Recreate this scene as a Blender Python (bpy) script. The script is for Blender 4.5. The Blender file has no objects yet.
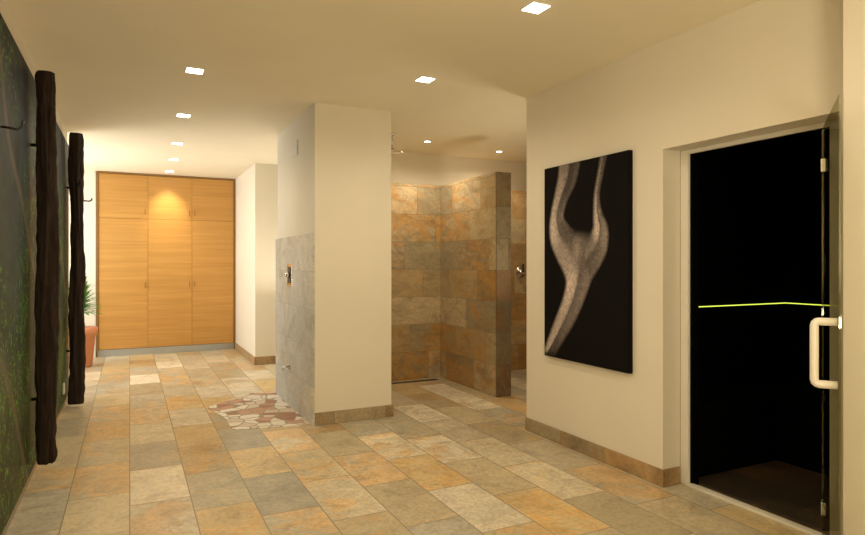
import bpy, bmesh, math, random
from mathutils import Vector, noise
random.seed(4)
S=bpy.context.scene
try:
    S.view_settings.view_transform='Standard'
except Exception: pass
COL=S.collection

# ---------------------------------------------------------------- materials
class NT:
    def __init__(s,name):
        s.m=bpy.data.materials.new(name); s.m.use_nodes=True
        s.t=s.m.node_tree; s.n=s.t.nodes; s.l=s.t.links
        s.b=s.n['Principled BSDF']; s.out=s.n['Material Output']
    def new(s,t): return s.n.new(t)
    def put(s,sock,v):
        if isinstance(v,bpy.types.NodeSocket): s.l.new(v,sock)
        elif isinstance(v,(tuple,list)) and len(v)==3 and len(sock.default_value)==4: sock.default_value=(*v,1)
        else: sock.default_value=v
    def M(s,op,a,b=0.0,c=None):
        n=s.new('ShaderNodeMath'); n.operation=op; s.put(n.inputs[0],a); s.put(n.inputs[1],b)
        if c is not None: s.put(n.inputs[2],c)
        return n.outputs[0]
    def mix(s,f,a,b,mode='MIX'):
        n=s.new('ShaderNodeMixRGB'); n.blend_type=mode; s.put(n.inputs[0],f); s.put(n.inputs[1],a); s.put(n.inputs[2],b); return n.outputs[0]
    def noise(s,vec,scale=5,detail=4,rough=.55,dist=0):
        n=s.new('ShaderNodeTexNoise'); s.put(n.inputs['Vector'],vec); n.inputs['Scale'].default_value=scale
        n.inputs['Detail'].default_value=detail; n.inputs['Roughness'].default_value=rough; n.inputs['Distortion'].default_value=dist
        return n.outputs['Fac']
    def pos(s): return s.new('ShaderNodeNewGeometry').outputs['Position']
    def vm(s,op,a,b):
        n=s.new('ShaderNodeVectorMath'); n.operation=op; s.put(n.inputs[0],a); s.put(n.inputs[1],b); return n.outputs[0]
    def ramp(s,f,stops,interp='LINEAR'):
        n=s.new('ShaderNodeValToRGB'); s.put(n.inputs[0],f); e=n.color_ramp.elements; n.color_ramp.interpolation=interp
        while len(e)<len(stops): e.new(.5)
        for k,(p,c) in enumerate(stops):
            e[k].position=p; e[k].color=(*c,1) if len(c)==3 else c
        return n.outputs[0]
    def bump(s,h,strength=.2,dist=.01):
        n=s.new('ShaderNodeBump'); n.inputs['Strength'].default_value=strength; n.inputs['Distance'].default_value=dist
        s.put(n.inputs['Height'],h); s.l.new(n.outputs[0],s.b.inputs['Normal'])
    def set(s,k,v): s.put(s.b.inputs[k],v)

def plaster(name,col):
    t=NT(name); p=t.pos(); n=t.noise(p,2.5,3); f=t.noise(p,90,2)
    t.set('Base Color',t.mix(n,tuple(c*.96 for c in col),tuple(min(1,c*1.03) for c in col))); t.set('Roughness',.85); t.set('Specular IOR Level',.25); t.bump(f,.06,.003); return t.m
def flat(name,col,rough=.5,metal=0,var=.08,spec=.5):
    t=NT(name); n=t.noise(t.pos(),14,3)
    t.set('Base Color',t.mix(n,tuple(c*(1-var) for c in col),tuple(min(1,c*(1+var)) for c in col))); t.set('Roughness',rough); t.set('Metallic',metal); t.set('Specular IOR Level',spec); return t.m
def emit(name,col,st):
    t=NT(name); t.set('Base Color',(0,0,0)); n=t.noise(t.pos(),3,1)
    t.set('Emission Color',t.mix(t.M('MULTIPLY',n,.1),col,(1,1,1))); t.set('Emission Strength',st); return t.m

def tiles(name,plane,sa,sb,stops,rust,rustamt,rough=.4,grout=(.3,.25,.18),g=.004,seed=0.,mul=1.,spec=.5,offm=.37,thr=.5,bmp=.35,vein=.3,wid=.1,alt_amt=.6,lay=0.,slab=.3):
    t=NT(name); p=t.pos(); sp=t.new('ShaderNodeSeparateXYZ'); t.l.new(p,sp.inputs[0]); X,Y,Z=sp.outputs
    if plane=='floor': A,B=X,Y
    else: A,B=Z,t.M('ADD',X,Y)
    a=t.M('DIVIDE',A,sa); ia=t.M('FLOOR',a); off=t.M('FRACT',t.M('MULTIPLY',ia,offm))
    b=t.M('ADD',t.M('DIVIDE',B,sb),off); ib=t.M('FLOOR',b)
    fa=t.M('FRACT',a); fb=t.M('FRACT',b)
    da=t.M('MULTIPLY',t.M('MINIMUM',fa,t.M('SUBTRACT',1.,fa)),sa); db=t.M('MULTIPLY',t.M('MINIMUM',fb,t.M('SUBTRACT',1.,fb)),sb)
    gm=t.M('LESS_THAN',t.M('MINIMUM',da,db),g/2)
    c=t.new('ShaderNodeCombineXYZ'); t.put(c.inputs[0],ia); t.put(c.inputs[1],ib); c.inputs[2].default_value=seed
    w=t.new('ShaderNodeTexWhiteNoise'); t.l.new(c.outputs[0],w.inputs['Vector'])
    val=w.outputs['Value']; wc=w.outputs['Color']
    sc=t.new('ShaderNodeSeparateColor'); t.l.new(wc,sc.inputs[0])
    q=t.vm('ADD',p,t.vm('MULTIPLY',wc,(31.,17.,23.)))
    qs=t.vm('MULTIPLY',q,(.75,.75,1.5)) if lay else q
    base=t.ramp(val,stops,'CONSTANT')
    n1=t.noise(qs,3.4,10,.70,1.0); n2=t.noise(qs,5,9,.66,.8); n3=t.noise(q,42,5,.65); n4=t.noise(qs,2.2,9,.62,2.0); n5=t.noise(qs,4.2,9,.7,1.4)
    alt=t.ramp(t.M('FRACT',t.M('ADD',val,.37)),stops,'CONSTANT')
    base=t.mix(t.ramp(n5,[(.48,(0,0,0)),(.59,(alt_amt,)*3)]),base,alt)
    r=t.ramp(t.M('ADD',n1,t.M('MULTIPLY',t.M('SUBTRACT',sc.outputs[1],.5),.30)),[(thr,(0,0,0)),(thr+wid,(1,1,1))])
    rc=t.mix(n2,rust,tuple(x*1.45 for x in rust))
    col=t.mix(t.M('MULTIPLY',r,rustamt),base,rc)
    v=t.M('ABSOLUTE',t.M('SUBTRACT',n4,.5)); col=t.mix(vein,col,t.ramp(v,[(0,(.50,.36,.2)),(.014,(1,1,1))]),'MULTIPLY')
    col=t.mix(.75,col,t.ramp(n2,[(.3,(.60,.57,.53)),(.48,(.97,.97,.97)),(.7,(1.18,1.16,1.1))]),'MULTIPLY')
    col=t.mix(.5,col,t.ramp(n3,[(.35,(.65,.65,.65)),(.58,(1.05,1.05,1.05))]),'MULTIPLY')
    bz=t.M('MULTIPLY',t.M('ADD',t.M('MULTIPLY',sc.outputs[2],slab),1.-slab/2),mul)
    cb=t.new('ShaderNodeCombineXYZ')
    for k in range(3): t.put(cb.inputs[k],bz)
    col=t.mix(1.,col,cb.outputs[0],'MULTIPLY')
    col=t.mix(gm,col,grout)
    t.set('Base Color',col)
    t.set('Roughness',t.M('ADD',t.M('MULTIPLY',n2,.35),rough-.15)); t.set('Specular IOR Level',spec)
    h=t.M('SUBTRACT',t.M('ADD',t.M('MULTIPLY',n2,.6),t.M('MULTIPLY',n3,.15)),gm)
    t.bump(h,bmp,.006); return t.m

FST=[(0,(.60,.53,.38)),(.13,(.42,.39,.29)),(.26,(.54,.45,.29)),(.38,(.48,.42,.30)),(.5,(.58,.44,.23)),(.62,(.42,.39,.305)),(.74,(.68,.61,.47)),(.87,(.47,.40,.26))]
WST=[(0,(.48,.35,.18)),(.16,(.30,.25,.16)),(.32,(.46,.37,.22)),(.5,(.37,.315,.21)),(.66,(.38,.25,.12)),(.82,(.54,.43,.27)),(.93,(.28,.21,.13))]
M_floor=tiles('slate_floor','floor',.305,.61,FST,(.51,.30,.10),.58,rough=.33,grout=(.27,.22,.15),g=.006,thr=.55,vein=.25,wid=.08,mul=1.06,alt_amt=.32,slab=.30)
M_wtile=tiles('slate_wall','wall',.31,.62,WST,(.44,.23,.055),.68,rough=.36,grout=(.20,.15,.09),g=.004,seed=3,thr=.52,bmp=.6,vein=.3,wid=.10,lay=1.,mul=1.03)
M_wshade=tiles('slate_wall_shaded','wall',.31,.62,WST,(.36,.18,.05),.8,rough=.5,grout=(.10,.08,.05),g=.005,seed=3,thr=.46,bmp=.6,mul=.42)  # shaded copy of the wall slate, its weaker light put into the colour
M_gtile=tiles('slate_grey_wall','wall',.31,.5,[(0,(.58,.58,.52)),(.35,(.64,.63,.57)),(.7,(.54,.54,.49))],(.50,.41,.27),.4,rough=.42,grout=(.42,.40,.34),g=.004,seed=9,thr=.57,wid=.10,vein=.15,slab=.12)
M_skirt=tiles('slate_skirting','wall',5.,.45,[(0,(.42,.31,.18)),(.4,(.38,.31,.20)),(.8,(.48,.36,.21))],(.38,.22,.08),.6,rough=.45,grout=(.2,.16,.1),g=.004,seed=5,thr=.47,mul=.9)
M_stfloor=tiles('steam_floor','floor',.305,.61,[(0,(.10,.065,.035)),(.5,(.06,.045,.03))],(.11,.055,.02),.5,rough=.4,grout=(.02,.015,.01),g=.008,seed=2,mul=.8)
M_wall=plaster('cream_plaster',(.79,.735,.62))
M_ceil=plaster('ceiling_paint',(.87,.80,.64))
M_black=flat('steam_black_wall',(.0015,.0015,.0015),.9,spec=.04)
M_white=flat('white_lacquer',(.80,.77,.70),.35,0,.03)
M_frame=flat('frame_paint',(.78,.75,.67),.45,0,.03)
M_chrome=flat('chrome',(.72,.73,.74),.16,1)
M_dark=flat('dark_metal',(.03,.028,.025),.35,.6)
M_alu=flat('brushed_plinth',(.38,.40,.40),.35,.7)
M_terra=flat('terracotta',(.62,.26,.13),.8)
M_leaf=flat('leaf_green',(.11,.32,.045),.45,0,.4)
M_soil=flat('soil',(.05,.03,.02),.95)
M_stem=flat('plant_stem',(.16,.11,.05),.8)
M_plate=flat('switch_plastic',(.72,.70,.64),.4,0,.03)
M_lens=emit('downlight_lens',(1,.92,.78),14)
M_led=emit('led_strip_glow',(.72,.85,.05),1.5)
M_assumed_day=emit('assumed_window_glow',(.85,.93,1.),3)  # glow of the assumed window, which is out of view
M_canvas=flat('canvas_black',(.006,.005,.005),.8,spec=.1)

# oak
def oak(name,k=1.):
    t=NT(name); p=t.pos(); oi=t.new('ShaderNodeObjectInfo')
    c=t.new('ShaderNodeCombineXYZ'); t.put(c.inputs[0],t.M('MULTIPLY',oi.outputs['Random'],13.)); t.put(c.inputs[2],t.M('MULTIPLY',oi.outputs['Random'],3.))
    q=t.vm('ADD',p,c.outputs[0]); s1=t.vm('MULTIPLY',q,(1.0,1.0,60.)); s2=t.vm('MULTIPLY',q,(.5,.5,9.))
    n1=t.noise(s1,1.3,5,.6,.2); n2=t.noise(s2,1.3,3,.5,.3)
    col=t.ramp(n1,[(.3,(.48*k,.24*k,.052*k)),(.5,(.54*k,.28*k,.066*k)),(.72,(.59*k,.32*k,.082*k))])
    col=t.mix(.4,col,t.ramp(n2,[(.35,(.80,.77,.72)),(.65,(1,1,1))]),'MULTIPLY')
    t.set('Base Color',col); t.set('Roughness',.42); t.bump(n1,.04,.002); return t.m
M_oak=oak('oak_veneer'); M_oakd=oak('oak_edge',.5)

def bark():
    t=NT('dark_bark'); p=t.pos(); q=t.vm('MULTIPLY',p,(1,1,.16)); n=t.noise(q,42,7,.75,.8); m=t.noise(p,6,3)
    t.set('Base Color',t.mix(n,(.003,.002,.002),(.060,.032,.018))); t.set('Roughness',.75); t.set('Specular IOR Level',.3); t.bump(t.M('ADD',n,t.M('MULTIPLY',m,.5)),1.,.03); return t.m
M_bark=bark()

def mural(name):
    t=NT(name); p=t.pos(); sp=t.new('ShaderNodeSeparateXYZ'); t.l.new(p,sp.inputs[0])
    z=t.M('ADD',t.M('DIVIDE',sp.outputs[2],2.6),t.M('MULTIPLY',t.M('SUBTRACT',t.noise(p,1.3,3),.5),.4))
    base=t.ramp(z,[(0,(.045,.050,.016)),(.22,(.062,.072,.024)),(.42,(.026,.048,.030)),(.62,(.032,.048,.052)),(.8,(.036,.050,.066)),(1,(.018,.024,.034))])
    n=t.noise(p,2.6,9,.65,1.); base=t.mix(.9,base,t.ramp(n,[(.35,(.25,.25,.25)),(.55,(1.,1.,1.)),(.7,(1.8,1.8,1.7))]),'MULTIPLY')
    veil=t.M('SUBTRACT',t.noise(p,1.2,5,.6),t.M('MULTIPLY',t.M('SUBTRACT',sp.outputs[2],1.3),.06))
    for sc,ax,colr,th in ((15,(1,1,.5),(.03,.10,.02),.30),(22,(1,1,.55),(.11,.29,.03),.24),(34,(1,.6,1),(.20,.36,.06),.20)):
        v=t.new('ShaderNodeTexVoronoi'); v.inputs['Scale'].default_value=sc; w2=t.vm('MULTIPLY',p,tuple(float(a) for a in ax)); t.l.new(w2,v.inputs['Vector'])
        lm=t.M('MULTIPLY',t.ramp(v.outputs['Distance'],[(th-.03,(1,1,1)),(th+.05,(0,0,0))]),t.ramp(veil,[(.44,(0,0,0)),(.53,(1,1,1))]))
        base=t.mix(t.M('MULTIPLY',lm,.85),base,colr)
    for sc,ds,ph,lo in ((.42,3.,0.,.987),):
        w=t.new('ShaderNodeTexWave'); w.wave_type='BANDS'; w.bands_direction='DIAGONAL'; w.inputs['Scale'].default_value=sc; w.inputs['Distortion'].default_value=ds; w.inputs['Detail'].default_value=2.; w.inputs['Phase Offset'].default_value=ph
        t.l.new(p,w.inputs['Vector'])
        br=t.ramp(w.outputs['Fac'],[(lo,(0,0,0)),(lo+.007,(1,1,1))])
        base=t.mix(t.M('MULTIPLY',br,.6),base,(.16,.12,.08))
    t.set('Base Color',base); t.set('Roughness',.5); t.set('Specular IOR Level',.10); return t.m
M_mur=mural('forest_mural_print')

def mosaic():
    t=NT('broken_marble_mosaic'); p=t.pos(); v=t.new('ShaderNodeTexVoronoi'); v.feature='F1'; v.inputs['Scale'].default_value=8.5; v.inputs['Randomness'].default_value=1
    t.l.new(p,v.inputs['Vector']); e=t.new('ShaderNodeTexVoronoi'); e.feature='DISTANCE_TO_EDGE'; e.inputs['Scale'].default_value=8.5; t.l.new(p,e.inputs['Vector'])
    sc=t.new('ShaderNodeSeparateColor'); t.l.new(v.outputs['Color'],sc.inputs[0])
    c=t.ramp(sc.outputs[0],[(0,(.76,.70,.60)),(.25,(.40,.18,.11)),(.38,(.66,.55,.43)),(.54,(.54,.31,.21)),(.72,(.80,.74,.64)),(.91,(.36,.19,.12))],'CONSTANT')
    n=t.noise(p,25,4); c=t.mix(.35,c,t.ramp(n,[(.3,(.7,.7,.7)),(.6,(1,1,1))]),'MULTIPLY')
    gm=t.M('LESS_THAN',e.outputs['Distance'],.045)
    t.set('Base Color',t.mix(gm,c,(.34,.28,.2))); t.set('Roughness',.5); t.set('Specular IOR Level',.35); return t.m
M_mos=mosaic()

def glass(name,tint,gl=.06):
    m=bpy.data.materials.new(name); m.use_nodes=True; n=m.node_tree.nodes; l=m.node_tree.links; n.clear()
    o=n.new('ShaderNodeOutputMaterial'); mx=n.new('ShaderNodeMixShader'); tr=n.new('ShaderNodeBsdfTransparent'); g=n.new('ShaderNodeBsdfGlossy')
    mx.inputs[0].default_value=gl; tr.inputs[0].default_value=(*tint,1); g.inputs['Roughness'].default_value=.03; g.inputs['Color'].default_value=(.8,.8,.72,1)
    l.new(tr.outputs[0],mx.inputs[1]); l.new(g.outputs[0],mx.inputs[2]); l.new(mx.outputs[0],o.inputs[0]); return m
M_glass=glass('smoky_glass',(.72,.71,.62),.10)

# ---------------------------------------------------------------- geometry helpers
def obj(name,me,mat=None,parent=None,label=None,cat=None,kind=None,group=None):
    o=bpy.data.objects.new(name,me); COL.objects.link(o)
    if mat: me.materials.append(mat)
    if parent: o.parent=parent
    if label: o['label']=label
    if cat: o['category']=cat
    if kind: o['kind']=kind
    if group: o['group']=group
    return o
def bm_box(bm,a,b):
    r=bmesh.ops.create_cube(bm,size=1)['verts']
    for v in r:
        v.co=Vector([(a[i]+b[i])/2+v.co[i]*(b[i]-a[i]) for i in range(3)])
    return r
def box(name,a,b,mat,bev=0,**k):
    bm=bmesh.new(); bm_box(bm,a,b)
    if bev: bmesh.ops.bevel(bm,geom=bm.edges[:],offset=bev,segments=2,affect='EDGES')
    me=bpy.data.meshes.new(name); bm.to_mesh(me); bm.free()
    return obj(name,me,mat,**k)
def boxes(name,L,mat,bev=0,**k):
    bm=bmesh.new()
    for a,b in L: bm_box(bm,a,b)
    if bev: bmesh.ops.bevel(bm,geom=bm.edges[:],offset=bev,segments=2,affect='EDGES')
    me=bpy.data.meshes.new(name); bm.to_mesh(me); bm.free()
    return obj(name,me,mat,**k)
def tube(name,pts,rad,mat,seg=16,smooth=True,jit=0,seed=0,sq=1.,**k):
    bm=bmesh.new(); pts=[Vector(p) for p in pts]; rings=[]
    if not isinstance(rad,(list,tuple)): rad=[rad]*len(pts)
    prev=None
    for i,p in enumerate(pts):
        d=(pts[min(i+1,len(pts)-1)]-pts[max(i-1,0)]).normalized()
        if prev is None: u=d.orthogonal().normalized()
        else: u=(prev-d*prev.dot(d)).normalized()
        prev=u; w=d.cross(u); ring=[]
        for s in range(seg):
            a=2*math.pi*s/seg; r=rad[i]
            if jit:
                ca,sa=math.cos(a),math.sin(a)
                r*=1+jit*.8*noise.noise(Vector((ca*1.6+seed,sa*1.6,p.z*2.)))+jit*.4*noise.noise(Vector((ca*3+seed,sa*3,p.z*14.)))+jit*.8*noise.noise(Vector((ca*4+seed,sa*4,p.z*2.5)))
            ring.append(bm.verts.new(p+u*math.cos(a)*r+w*math.sin(a)*r*sq))
        rings.append(ring)
    for i in range(len(rings)-1):
        for s in range(seg):
            bm.faces.new((rings[i][s],rings[i][(s+1)%seg],rings[i+1][(s+1)%seg],rings[i+1][s]))
    bm.faces.new(list(reversed(rings[0]))); bm.faces.new(rings[-1])
    bmesh.ops.recalc_face_normals(bm,faces=bm.faces[:])
    me=bpy.data.meshes.new(name); bm.to_mesh(me); bm.free()
    if smooth:
        for f in me.polygons: f.use_smooth=len(f.vertices)==4
    return obj(name,me,mat,**k)
def lathe(name,prof,c,mat,seg=32,axis='Z',**k):
    bm=bmesh.new(); rings=[]
    for r,h in prof:
        ring=[]
        for s in range(seg):
            a=2*math.pi*s/seg; x,y=r*math.cos(a),r*math.sin(a)
            v=(x,y,h) if axis=='Z' else ((h,x,y) if axis=='X' else (x,h,y))
            ring.append(bm.verts.new(Vector(c)+Vector(v)))
        rings.append(ring)
    for i in range(len(rings)-1):
        for s in range(seg): bm.faces.new((rings[i][s],rings[i][(s+1)%seg],rings[i+1][(s+1)%seg],rings[i+1][s]))
    bm.faces.new(rings[0]); bm.faces.new(rings[-1]); bmesh.ops.recalc_face_normals(bm,faces=bm.faces[:])
    me=bpy.data.meshes.new(name); bm.to_mesh(me); bm.free()
    for f in me.polygons: f.use_smooth=len(f.vertices)==4
    return obj(name,me,mat,**k)
def empty(name,loc=(0,0,0),**k):
    o=bpy.data.objects.new(name,None); COL.objects.link(o)
    for a,b in k.items(): o[{'cat':'category'}.get(a,a)]=b
    return o
ST=dict(kind='structure')
H=2.6
# ---------------------------------------------------------------- shell
box('floor',(-2.2,-1.7,-.12),(5.3,10.5,0),M_floor,**ST)
box('ceiling',(-2.2,-1.7,H),(5.3,10.5,H+.1),M_ceil,**ST)
box('wall_left',(-.75,-1.6,0),(-.551,7.0,H),M_wall,**ST)
box('wall_alcove',(-2.1,6.9,0),(-.75,7.0,H),M_wall,**ST)
boxes('wall_assumed_window',[((-2.2,7.0,0),(-2.05,7.6,H)),((-2.2,9.3,0),(-2.05,9.85,H)),((-2.2,7.6,0),(-2.05,9.3,.8)),((-2.2,7.6,2.2),(-2.05,9.3,H))],M_wall,**ST)  # alcove wall, its opening made for the assumed window
box('assumed_window_1',(-2.19,7.6,.8),(-2.16,9.3,2.2),M_assumed_day,**ST)  # assumed window: unseen glowing pane added for cool light in the alcove
box('wall_back',(-2.1,9.72,0),(-.425,9.85,H),M_wall,**ST)
box('wall_rear',(-.425,10.3,0),(1.6,10.42,H),M_wall,**ST)
box('wall_pier',(1.45,8.06,0),(2.1,10.3,H),M_wall,**ST)
box('wall_passage',(1.9,6.2,0),(2.0,8.06,H),M_wall,**ST)
box('wall_column',(1.335,4.82,0),(2.0,6.2,H),M_wall,**ST)
box('wall_shower',(2.0,6.5,0),(5.1,6.6,H),M_wall,**ST)
box('wall_shower_lining',(2.0,6.25,0),(5.0,6.5,2.2),M_wtile,**ST)
box('wall_partition',(3.2,5.06,0),(3.37,6.25,2.2),M_wtile,bev=.002,**ST)
box('partition_end_shade',(3.2,5.045,0),(3.37,5.06,2.2),M_wshade,bev=.002,**ST)  # thin slab over the partition end, shade painted in as darker tile
box('wall_far_right',(5.0,3.86,0),(5.1,6.5,H),M_wtile,**ST)
box('wall_steam_end',(2.93,3.86,0),(5.0,3.96,H),M_wall,**ST)
box('wall_right',(2.79,2.593,0),(2.93,3.96,H),M_wall,**ST)
box('wall_right_header',(2.79,1.60,1.97),(2.93,2.593,H),M_wall,**ST)
box('wall_right_near',(2.79,-1.6,0),(2.93,1.60,H),M_wall,**ST)
box('wall_right_pilaster',(2.6,-1.6,0),(2.79,1.48,H),M_wall,**ST)
box('wall_behind',(-.75,-1.7,0),(2.93,-1.6,H),M_wall,**ST)
# steam room shell
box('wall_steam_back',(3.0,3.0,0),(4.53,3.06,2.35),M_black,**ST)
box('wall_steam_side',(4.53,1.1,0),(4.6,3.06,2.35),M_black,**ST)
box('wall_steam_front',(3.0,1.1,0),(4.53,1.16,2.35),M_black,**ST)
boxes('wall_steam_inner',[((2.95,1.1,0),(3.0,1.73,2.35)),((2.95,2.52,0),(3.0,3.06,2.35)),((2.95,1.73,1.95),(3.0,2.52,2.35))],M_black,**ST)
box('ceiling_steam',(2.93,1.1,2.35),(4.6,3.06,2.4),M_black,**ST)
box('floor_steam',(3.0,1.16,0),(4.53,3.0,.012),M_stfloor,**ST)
# dark bench inside the steam room
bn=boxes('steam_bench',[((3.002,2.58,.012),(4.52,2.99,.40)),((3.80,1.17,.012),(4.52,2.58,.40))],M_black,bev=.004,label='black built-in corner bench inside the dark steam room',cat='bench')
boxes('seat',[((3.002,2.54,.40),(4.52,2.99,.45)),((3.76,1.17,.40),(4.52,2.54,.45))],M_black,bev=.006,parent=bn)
# door frame
boxes('trim_1',[((2.93,2.535,0),(2.95,2.593,1.97)),((2.93,1.60,0),(2.95,1.73,1.97)),((2.93,1.73,1.945),(2.95,2.535,1.97)),((2.92,1.73,0),(2.96,2.535,.015))],M_frame,bev=.003,**ST)
# baseboards
bz=.1; bt=.014
box('baseboard_column',(1.335,4.82-bt,0),(2.0+bt,4.82,bz),M_skirt,bev=.002,**ST)
boxes('baseboard_right',[((2.79-bt,2.593-bt,0),(2.79,3.96,bz)),((2.79,2.593-bt,0),(2.92,2.593,bz))],M_skirt,bev=.002,**ST)
box('baseboard_right_near',(2.6-bt,-1.6,0),(2.6,1.48,bz),M_skirt,bev=.002,**ST)
boxes('baseboard_pier',[((1.45-bt,8.06-bt,0),(1.45,9.66,bz)),((1.45,8.06-bt,0),(1.9,8.06,bz))],M_skirt,bev=.002,**ST)
box('baseboard_left',(-.55,-1.6,0),(-.535,7.0,.06),M_skirt,bev=.002,**ST)
# column grey tile cladding
box('trim_2',(1.315,4.815,0),(1.335,6.2,1.55),M_gtile,bev=.002,**ST)
# mosaic inlay
bm=bmesh.new(); vs=[bm.verts.new(v) for v in [(.72,4.98,.0),(1.02,4.90,.0),(1.315,4.86,.0),(1.315,6.2,.0),(1.1,6.30,.0),(.84,6.06,0),(.62,5.84,.0),(.72,5.4,0)]]
f=bm.faces.new(vs); r=bmesh.ops.extrude_face_region(bm,geom=[f]); bmesh.ops.translate(bm,verts=[v for v in r['geom'] if isinstance(v,bmesh.types.BMVert)],vec=(0,0,.003))
bmesh.ops.recalc_face_normals(bm,faces=bm.faces[:]); me=bpy.data.meshes.new('trim_3'); bm.to_mesh(me); bm.free(); obj('trim_3',me,M_mos,**ST)

# ---------------------------------------------------------------- wardrobe
wd=empty('wardrobe',label='tall built-in oak veneer wardrobe with grey metal plinth',cat='wardrobe')
boxes('body',[((-.42,9.72,.1),(1.44,10.28,2.58)),((-.412,9.68,0.0),(-.395,9.73,2.595)),((1.425,9.68,0.0),(1.442,9.73,2.595)),((-.395,9.68,2.575),(1.425,9.73,2.595))],M_oakd,parent=wd)
box('plinth',(-.395,9.70,0),(1.425,9.76,.095),M_alu,parent=wd,bev=.002)
xs=[-.392,.236,.828,1.422]
for i in range(3):
    a,b=xs[i]+.0015,xs[i+1]-.0015
    for (z0,z1,hz) in ((.1,1.946,1.0),(1.949,2.57,2.05)):
        d=box('door',(a,9.695,z0),(b,9.72,z1),M_oak,bev=.0015,parent=wd)
        hx=b-.035 if i==0 else (a+.035 if i==2 else b-.035)
        boxes('handle',[((hx-.005,9.67,hz-.04),(hx+.005,9.678,hz+.04)),((hx-.004,9.678,hz-.035),(hx+.004,9.697,hz-.027)),((hx-.004,9.678,hz+.027),(hx+.004,9.697,hz+.035))],M_oakd,parent=d,label='slim dark bar handle')

# ---------------------------------------------------------------- mural panels
box('mural_panel',(-.55,1.4,.07),(-.52,4.95,2.43),M_mur,bev=.002,label='glossy dark forest photo panel fixed on the wall',cat='wall panel')
box('mural_panel',(-.55,5.1,.07),(-.52,6.75,2.43),M_mur,bev=.002,label='glossy dark forest photo panel beside the white wall end',cat='wall panel')
box('wall_socket',(-.52,6.15,.17),(-.508,6.23,.26),M_plate,bev=.003,label='small white wall socket low on the mural panel',cat='socket')

# ---------------------------------------------------------------- logs
def log(base,top,r0,r1,bend,seed,label,hooks):
    N=90; pts=[];rad=[]
    for i in range(N+1):
        t=i/N; z=base[2]+(top[2]-base[2])*t
        x=base[0]+(top[0]-base[0])*t+.008*noise.noise(Vector((seed,t*4,0)))
        y=base[1]+(top[1]-base[1])*t+bend*math.sin(t*math.pi)*(1 if seed<5 else math.sin(t*2.2+.5))+.07*noise.noise(Vector((seed+7,t*3.,1)))
        r=(r0+(r1-r0)*t)*(1+.14*noise.noise(Vector((seed,t*6,5))))
        if i==0 or i==N: r*=.9
        pts.append((x,y,z)); rad.append(r)
    o=tube('log_coat_rack',pts,rad,M_bark,seg=40,jit=.42,seed=seed,label=label,cat='coat rack')
    def at(z):
        k=min(N,max(0,round((z-base[2])/(top[2]-base[2])*N))); return Vector(pts[k]),rad[k]
    for z in (.5,2.0):
        c,r=at(z); tube('bracket',[(-.519,c.y+.03,z),(c.x,c.y+.03,z)],.010,M_dark,seg=12,parent=o)
    for hz,dr in hooks:
        c,r=at(hz); d=Vector(dr).normalized(); s=c+d*r*.6
        tube('hook',[s,s+d*.05,s+d*.08,s+d*.10+Vector((0,0,.010)),s+d*.105+Vector((0,0,.03))],[.008,.007,.007,.007,.006],M_dark,seg=10,parent=o,label='black metal coat hook')
    return o
log((-.440,4.26,.13),(-.438,4.22,2.42),.053,.046,.03,2.3,'dark upright tree trunk coat rack, nearly straight',[])
log((-.435,6.40,.03),(-.435,6.40,2.49),.060,.048,.16,6.1,'dark upright tree trunk coat rack, gnarled and curved',[(2.03,(.3,-1,0)),(1.88,(1,.6,0))])
# free hook on panel
hk=lathe('wall_hook',[(.02,0),(.02,.008),(.008,.012),(.008,.02)],(-.52,3.22,1.90),M_dark,axis='X',label='black metal coat hook screwed to the mural panel',cat='hook')
tube('hook_arm',[(-.505,3.22,1.90),(-.47,3.21,1.895),(-.44,3.21,1.89),(-.425,3.21,1.905),(-.42,3.21,1.93)],.006,M_dark,seg=10,parent=hk)

# ---------------------------------------------------------------- potted plant
pl=empty('potted_plant',label='leafy green palm in a terracotta pot beside the wardrobe',cat='potted plant')
pc=(-.56,8.9,0)
lathe('pot',[(.125,0),(.135,.01),(.17,.40),(.195,.41),(.20,.49),(.18,.50),(.165,.49),(.16,.45),(.0001,.44)],pc,M_terra,parent=pl)
lathe('soil',[(.16,.43),(.158,.455),(.05,.465)],pc,M_soil,parent=pl)
tube('stem',[(pc[0],pc[1],.44),(pc[0]+.01,pc[1],.65),(pc[0],pc[1]-.01,.84)],[.022,.018,.014],M_stem,parent=pl)
bm=bmesh.new()
for i in range(180):
    a=i*2.399; el=math.radians(84-66*(i/180)); L=random.uniform(.22,.31); b=Vector((pc[0],pc[1],1.0-.34*(i/180)))
    dv=Vector((math.cos(a)*math.cos(el),math.sin(a)*math.cos(el),math.sin(el))); sd=dv.cross(Vector((0,0,1))).normalized(); P=[]
    for j in range(6):
        t=j/5; c=b+dv*L*t+Vector((0,0,-.12*t*t*math.cos(el))); w=.024*math.sin(math.pi*min(1,(t*.85+.15)))+.0005
        P.append((bm.verts.new(c-sd*w),bm.verts.new(c+Vector((0,0,-.004))),bm.verts.new(c+sd*w)))
    for j in range(5):
        for q in (0,1): bm.faces.new((P[j][q],P[j][q+1],P[j+1][q+1],P[j+1][q]))
me=bpy.data.meshes.new('leaves'); bm.to_mesh(me); bm.free(); obj('leaves',me,M_leaf,parent=pl)

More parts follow.
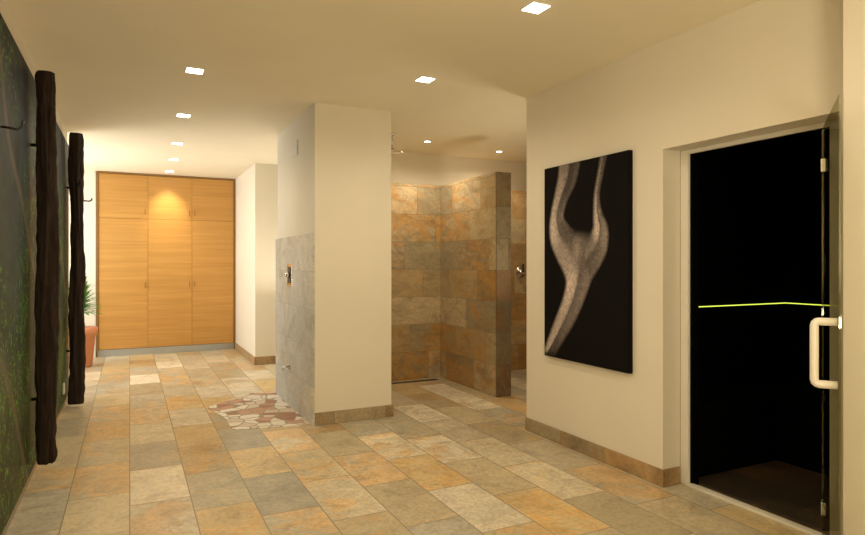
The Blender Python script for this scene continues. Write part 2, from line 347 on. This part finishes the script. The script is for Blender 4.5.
# ---------------------------------------------------------------- fixtures on column
my=5.56
mx=box('shower_mixer',(1.303,my-.09,1.10),(1.315,my+.09,1.30),M_chrome,bev=.003,label='upright chrome and dark rectangular shower control on grey stone tiles',cat='shower control')
box('panel',(1.299,my-.055,1.125),(1.304,my+.055,1.275),M_dark,bev=.002,parent=mx,label='dark inset plate')
kb=lathe('knob',[(.026,0),(.027,-.010),(.024,-.030),(.016,-.034)],(1.299,my,1.20),M_chrome,axis='X',parent=mx,label='chrome round knob')
sp=lathe('water_spout',[(.032,0),(.032,-.008),(.014,-.012),(.014,-.02)],(1.315,5.60,.36),M_chrome,axis='X',label='small chrome water spout low on grey stone tiles',cat='spout')
tube('nozzle',[(1.30,5.60,.36),(1.27,5.60,.36),(1.255,5.60,.35),(1.25,5.60,.33)],.010,M_chrome,seg=12,parent=sp)
vt=box('wall_vent',(1.323,5.36,2.27),(1.335,5.54,2.40),M_plate,bev=.002,label='small white square cover plate high on the column',cat='vent cover')
boxes('slat',[((1.320,5.375,2.285+i*.025),(1.324,5.525,2.295+i*.025)) for i in range(4)],M_plate,parent=vt)
# rain shower
rs=tube('rain_shower',[(2.33,5.6,2.6),(2.33,5.6,2.44)],.011,M_chrome,seg=14,label='chrome rain shower head hanging from the ceiling',cat='shower head')
lathe('shower_head',[(.02,.05),(.03,.02),(.10,.012),(.105,.004),(.10,0),(.02,-.002)],(2.33,5.6,2.40),M_chrome,parent=rs)
lathe('ceiling_rose',[(.012,-.03),(.03,-.012),(.032,0)],(2.33,5.6,2.6),M_chrome,parent=rs)
# mixer behind partition
m2=lathe('shower_mixer',[(.07,0),(.07,-.01),(.03,-.014),(.03,-.05),(.026,-.055)],(4.31,6.25,1.20),M_chrome,axis='Y',label='round chrome shower mixer on rustic stone tiles',cat='shower control')
box('lever',(4.302,6.18,1.20),(4.318,6.20,1.30),M_dark,bev=.003,parent=m2)
# drain
dr=box('linear_drain',(2.1,6.08,0),(3.1,6.15,.006),M_chrome,bev=.001,label='narrow steel linear shower drain at the tiled wall',cat='drain')
boxes('grate',[((2.11+i*.02,6.085,.006),(2.125+i*.02,6.145,.0075)) for i in range(49)],M_dark,parent=dr)

# ---------------------------------------------------------------- picture
cv=box('canvas_picture',(2.76,2.83,.622),(2.79,3.69,2.005),M_canvas,bev=.002,label='large black canvas print of a pale draped body shape',cat='picture')
W,Hh=.856,1.379; nx,nz=160,256
def cr(L,n=6):
    out=[];P=[L[0]]+L+[L[-1]]
    for i in range(1,len(P)-2):
        for k in range(n):
            t=k/n; out.append(tuple(.5*((2*P[i][j])+(-P[i-1][j]+P[i+1][j])*t+(2*P[i-1][j]-5*P[i][j]+4*P[i+1][j]-P[i+2][j])*t*t+(-P[i-1][j]+3*P[i][j]-3*P[i+1][j]+P[i+2][j])*t**3) for j in range(3)))
    out.append(tuple(L[-1])); return out
limbs=[cr([(.34,-.05,.13),(.31,.06,.115),(.22,.17,.085),(.17,.27,.085),(.21,.36,.125),(.31,.43,.15),(.42,.49,.17)]),
       cr([(.76,-.05,.045),(.70,.08,.036),(.66,.18,.034),(.67,.27,.050),(.70,.35,.080),(.66,.42,.11),(.55,.47,.15)]),
       cr([(.46,.47,.18),(.45,.54,.15),(.43,.61,.125),(.37,.70,.11),(.28,.79,.10),(.17,.88,.080),(.07,.96,.055)])]
fing=[cr([(.20,.84,.03),(.10,.92,.024),(.02,.985,.016)]),cr([(.31,.80,.03),(.20,.92,.022),(.13,.985,.012)])]
def field(s,t):
    px,py=s*W,t*Hh; acc=0.
    for L in limbs+fing:
        best=9
        for a,b in zip(L,L[1:]):
            ax,ay,bx,by=a[0]*W,a[1]*Hh,b[0]*W,b[1]*Hh
            if abs(px-ax)>.35 or abs(py-ay)>.35: continue
            dx,dy=bx-ax,by-ay; l2=dx*dx+dy*dy+1e-9; k=max(0,min(1,((px-ax)*dx+(py-ay)*dy)/l2))
            d=math.hypot(px-ax-dx*k,py-ay-dy*k)-(a[2]+(b[2]-a[2])*k)
            if d<best: best=d
        acc+=math.exp(-best/.016)
    return .016*math.log(acc+1e-12)   # >0 inside
F=[[field(i/nx,j/nz) for i in range(nx+1)] for j in range(nz+1)]
def hgt(f,s,t):
    if f<=0: return 0
    q=min(1,f/.20); h=math.sqrt(q*(2-q))*.19
    h+=.050*min(1,f/.06)*noise.noise(Vector((s*2.4,t*3.4,9)))
    return h
Hf=[[hgt(F[j][i],i/nx,j/nz) for i in range(nx+1)] for j in range(nz+1)]
for _ in range(14):
    Hf=[[(Hf[j][i]*2+Hf[max(0,j-1)][i]+Hf[min(nz,j+1)][i]+Hf[j][max(0,i-1)]+Hf[j][min(nx,i+1)])/6 for i in range(nx+1)] for j in range(nz+1)]
bm=bmesh.new(); g=[[bm.verts.new((2.7596,3.69-.002-W*i/nx,2.005-.002-Hh*j/nz)) for i in range(nx+1)] for j in range(nz+1)]
for j in range(nz):
    for i in range(nx): bm.faces.new((g[j][i],g[j+1][i],g[j+1][i+1],g[j][i+1]))
me=bpy.data.meshes.new('print'); bm.to_mesh(me); bm.free()
ca=me.color_attributes.new('art','FLOAT_COLOR','POINT'); ex=W/nx; ez=Hh/nz
for j in range(nz+1):
    for i in range(nx+1):
        f=F[j][i]; I=0
        if f>0:
            s,t=i/nx,j/nz
            i0,i1,j0,j1=max(0,i-1),min(nx,i+1),max(0,j-1),min(nz,j+1)
            gx=(Hf[j][i1]-Hf[j][i0])/(ex*(i1-i0)); gy=(Hf[j1][i]-Hf[j0][i])/(ez*(j1-j0))
            n=Vector((-gx,-gy,.9)).normalized(); k1=max(0,n.dot(Vector((-.78,-.10,.62)).normalized())); k2=max(0,n.dot(Vector((.93,.0,.36)).normalized()))
            I=min(1,f/.028)*(.03+.95*k1**2.6+.45*k2**2.4)*(1+.2*noise.noise(Vector((s*30,t*45,6))))
            I*=(.35+.65*min(1,t/.3)) * (1-.25*max(0,(t-.7)/.3))
        I*=1+random.uniform(-.4,.4)      # film grain of the printed photograph
        ca.data[j*(nx+1)+i].color=(.006+.66*I,.005+.55*I,.005+.49*I,1)
t=NT('body_art_print'); at=t.new('ShaderNodeAttribute'); at.attribute_name='art'
gr=t.noise(t.pos(),200,2)
t.set('Base Color',t.mix(.6,at.outputs['Color'],t.ramp(gr,[(.35,(.4,.4,.4)),(.65,(1.4,1.4,1.4))]),'MULTIPLY')); t.set('Roughness',.8); t.set('Specular IOR Level',.1)
obj('print',me,t.m,parent=cv,label='pale grey body shape on black')

# ---------------------------------------------------------------- glass door
h0=Vector((2.915,1.752,0)); dv=Vector((-.813,-.583,0)); nn=Vector((-.583,.813,0)); Ld=.68
gd=empty('door_1'); gd['kind']='structure'
def prism(name,a,b,off0,off1,z0,z1,mat,bev=.002,**k):
    bm=bmesh.new(); P=[]
    for z in (z0,z1):
        for (s,o) in ((a,off0),(b,off0),(b,off1),(a,off1)): P.append(bm.verts.new(h0+dv*s+nn*o+Vector((0,0,z))))
    for f in ((0,1,2,3),(7,6,5,4),(0,4,5,1),(1,5,6,2),(2,6,7,3),(3,7,4,0)): bm.faces.new([P[i] for i in f])
    bmesh.ops.recalc_face_normals(bm,faces=bm.faces[:])
    if bev: bmesh.ops.bevel(bm,geom=bm.edges[:],offset=bev,segments=2,affect='EDGES')
    me=bpy.data.meshes.new(name); bm.to_mesh(me); bm.free(); return obj(name,me,mat,**k)
prism('glass_leaf',.01,Ld,-.004,.004,.02,1.93,M_glass,0,parent=gd)
for z in (.16,1.76): prism('hinge',-.012,.035,-.009,.009,z-.03,z+.03,M_chrome,parent=gd)
s=Ld-.05
def hp(o,z): return h0+dv*s+nn*o+Vector((0,0,z))
pts=[hp(.004,.840),hp(.062,.840),hp(.070,.842),hp(.076,.848),hp(.078,.856),hp(.078,1.064),hp(.076,1.072),hp(.070,1.078),hp(.062,1.080),hp(.004,1.080)]
tube('handle',pts,.0150,M_white,seg=18,parent=gd,label='white rounded pull handle')
# LED strip
led=boxes('led_strip',[((3.0,2.992,.997),(4.53,3.0,1.003)),((4.522,1.16,.997),(4.53,2.992,1.003))],M_led,label='thin yellow-green glowing led line around steam room walls',cat='light strip')

# ---------------------------------------------------------------- downlights
def area_box(c,w,label,round_=False,group='ceiling downlights',power=40,blend=1.,angle=168,emis=M_lens):
    x,y=c
    if round_:
        o=lathe('downlight',[(w*.5,-.0001),(w*.62,-.001),(w*.62,-.006),(w*.5,-.008),(w*.48,-.004)],(x,y,H),M_white,label=label,cat='ceiling light',group=group)
        lathe('lens',[(w*.48,-.003),(w*.47,-.0088),(.001,-.009)],(x,y,H),emis,parent=o)
    else:
        h=w/2; e=h+.004
        o=boxes('downlight',[((x-e,y-e,H-.006),(x+e,y-h,H)),((x-e,y+h,H-.006),(x+e,y+e,H)),((x-e,y-h,H-.006),(x-h,y+h,H)),((x+h,y-h,H-.006),(x+e,y+h,H))],M_white,label=label,cat='ceiling light',group=group)
        box('lens',(x-h,y-h,H-.008),(x+h,y+h,H-.001),emis,parent=o)
    l=bpy.data.lights.new('lamp','SPOT'); l.energy=power; l.spot_size=math.radians(angle); l.spot_blend=blend; l.color=(1,.83,.59); l.shadow_soft_size=.04
    lo=bpy.data.objects.new('lamp',l); COL.objects.link(lo); lo.location=(x,y,H-.04); lo.parent=o
    return o
P=31
for c in [(1.84,2.53),(1.86,3.86),(.39,4.37),(.42,5.73),(.46,7.09),(.49,8.2),(.42,3.0),(1.84,1.2),(.42,1.5),(1.1,-.3)]:  # last entries are out of view, assumed from the even floor light
    area_box(c,.10,'small square recessed ceiling downlight, glowing warm',power=P*(.65 if c[1]>7 else 1)*(.52 if c[0]>1 and 2<c[1]<3 else 1)*(.34 if c[0]>1 and c[1]<2 else 1))
wl=area_box((.5,9.27),.10,'small square recessed ceiling downlight in front of the wardrobe',power=18,angle=110)
l=bpy.data.lights.new('beam','SPOT'); l.energy=34; l.spot_size=math.radians(58); l.spot_blend=1; l.color=(1,.82,.52); l.shadow_soft_size=.03
lo=bpy.data.objects.new('beam',l); COL.objects.link(lo); lo.location=(.5,9.27,H-.045); lo.rotation_euler=(math.radians(40),0,0); lo.parent=wl
for c in [(2.82,5.80),(3.81,5.95)]:
    area_box(c,.065,'small round recessed spotlight above the shower',True,'shower spotlights',power=36)
def area(name,loc,rot,sx,sy,e,col):
    l=bpy.data.lights.new(name,'AREA'); l.shape='RECTANGLE'; l.size=sx; l.size_y=sy; l.energy=e; l.color=col
    lo=bpy.data.objects.new(name,l); COL.objects.link(lo); lo.location=loc; lo.rotation_euler=rot
area('assumed_window_light',(-2.02,8.45,1.5),(0,math.radians(-90),0),1.4,1.6,44,(.95,.97,1.))  # unseen area light, added as daylight from the assumed window
# unseen area lights, added out of view to brighten the ceiling
area('ceiling_fill',(.3,-1.0,.9),(math.radians(180-28),0,0),1.0,.5,72,(1,.86,.60))
area('ceiling_fill',(1.65,7.2,.9),(math.radians(180),0,0),.4,1.0,7,(1,.91,.75))
area('ceiling_fill',(-1.3,8.0,.9),(math.radians(180),math.radians(25),0),.8,.8,17,(1,.92,.77))
area('ceiling_fill',(3.5,4.22,.9),(math.radians(180),0,0),.3,.3,9,(1,.86,.61))
l=bpy.data.lights.new('assumed_steam_light','POINT'); l.energy=.12; l.color=(1,.7,.4); l.shadow_soft_size=.05  # assumed point light, source unseen, dimly lights the steam room floor
lo=bpy.data.objects.new('assumed_steam_light',l); COL.objects.link(lo); lo.location=(3.35,2.0,2.2)

w=bpy.data.worlds.new('World'); S.world=w; w.use_nodes=True; w.node_tree.nodes['Background'].inputs[0].default_value=(1,.85,.6,1); w.node_tree.nodes['Background'].inputs[1].default_value=.02
cam=bpy.data.cameras.new('Camera'); cam.lens=610/865*36; cam.sensor_width=36; cam.shift_y=-3.5/865
co=bpy.data.objects.new('Camera',cam); COL.objects.link(co); co.location=(0,0,1.3); co.rotation_euler=(math.pi/2,0,-math.radians(26.4)); S.camera=co
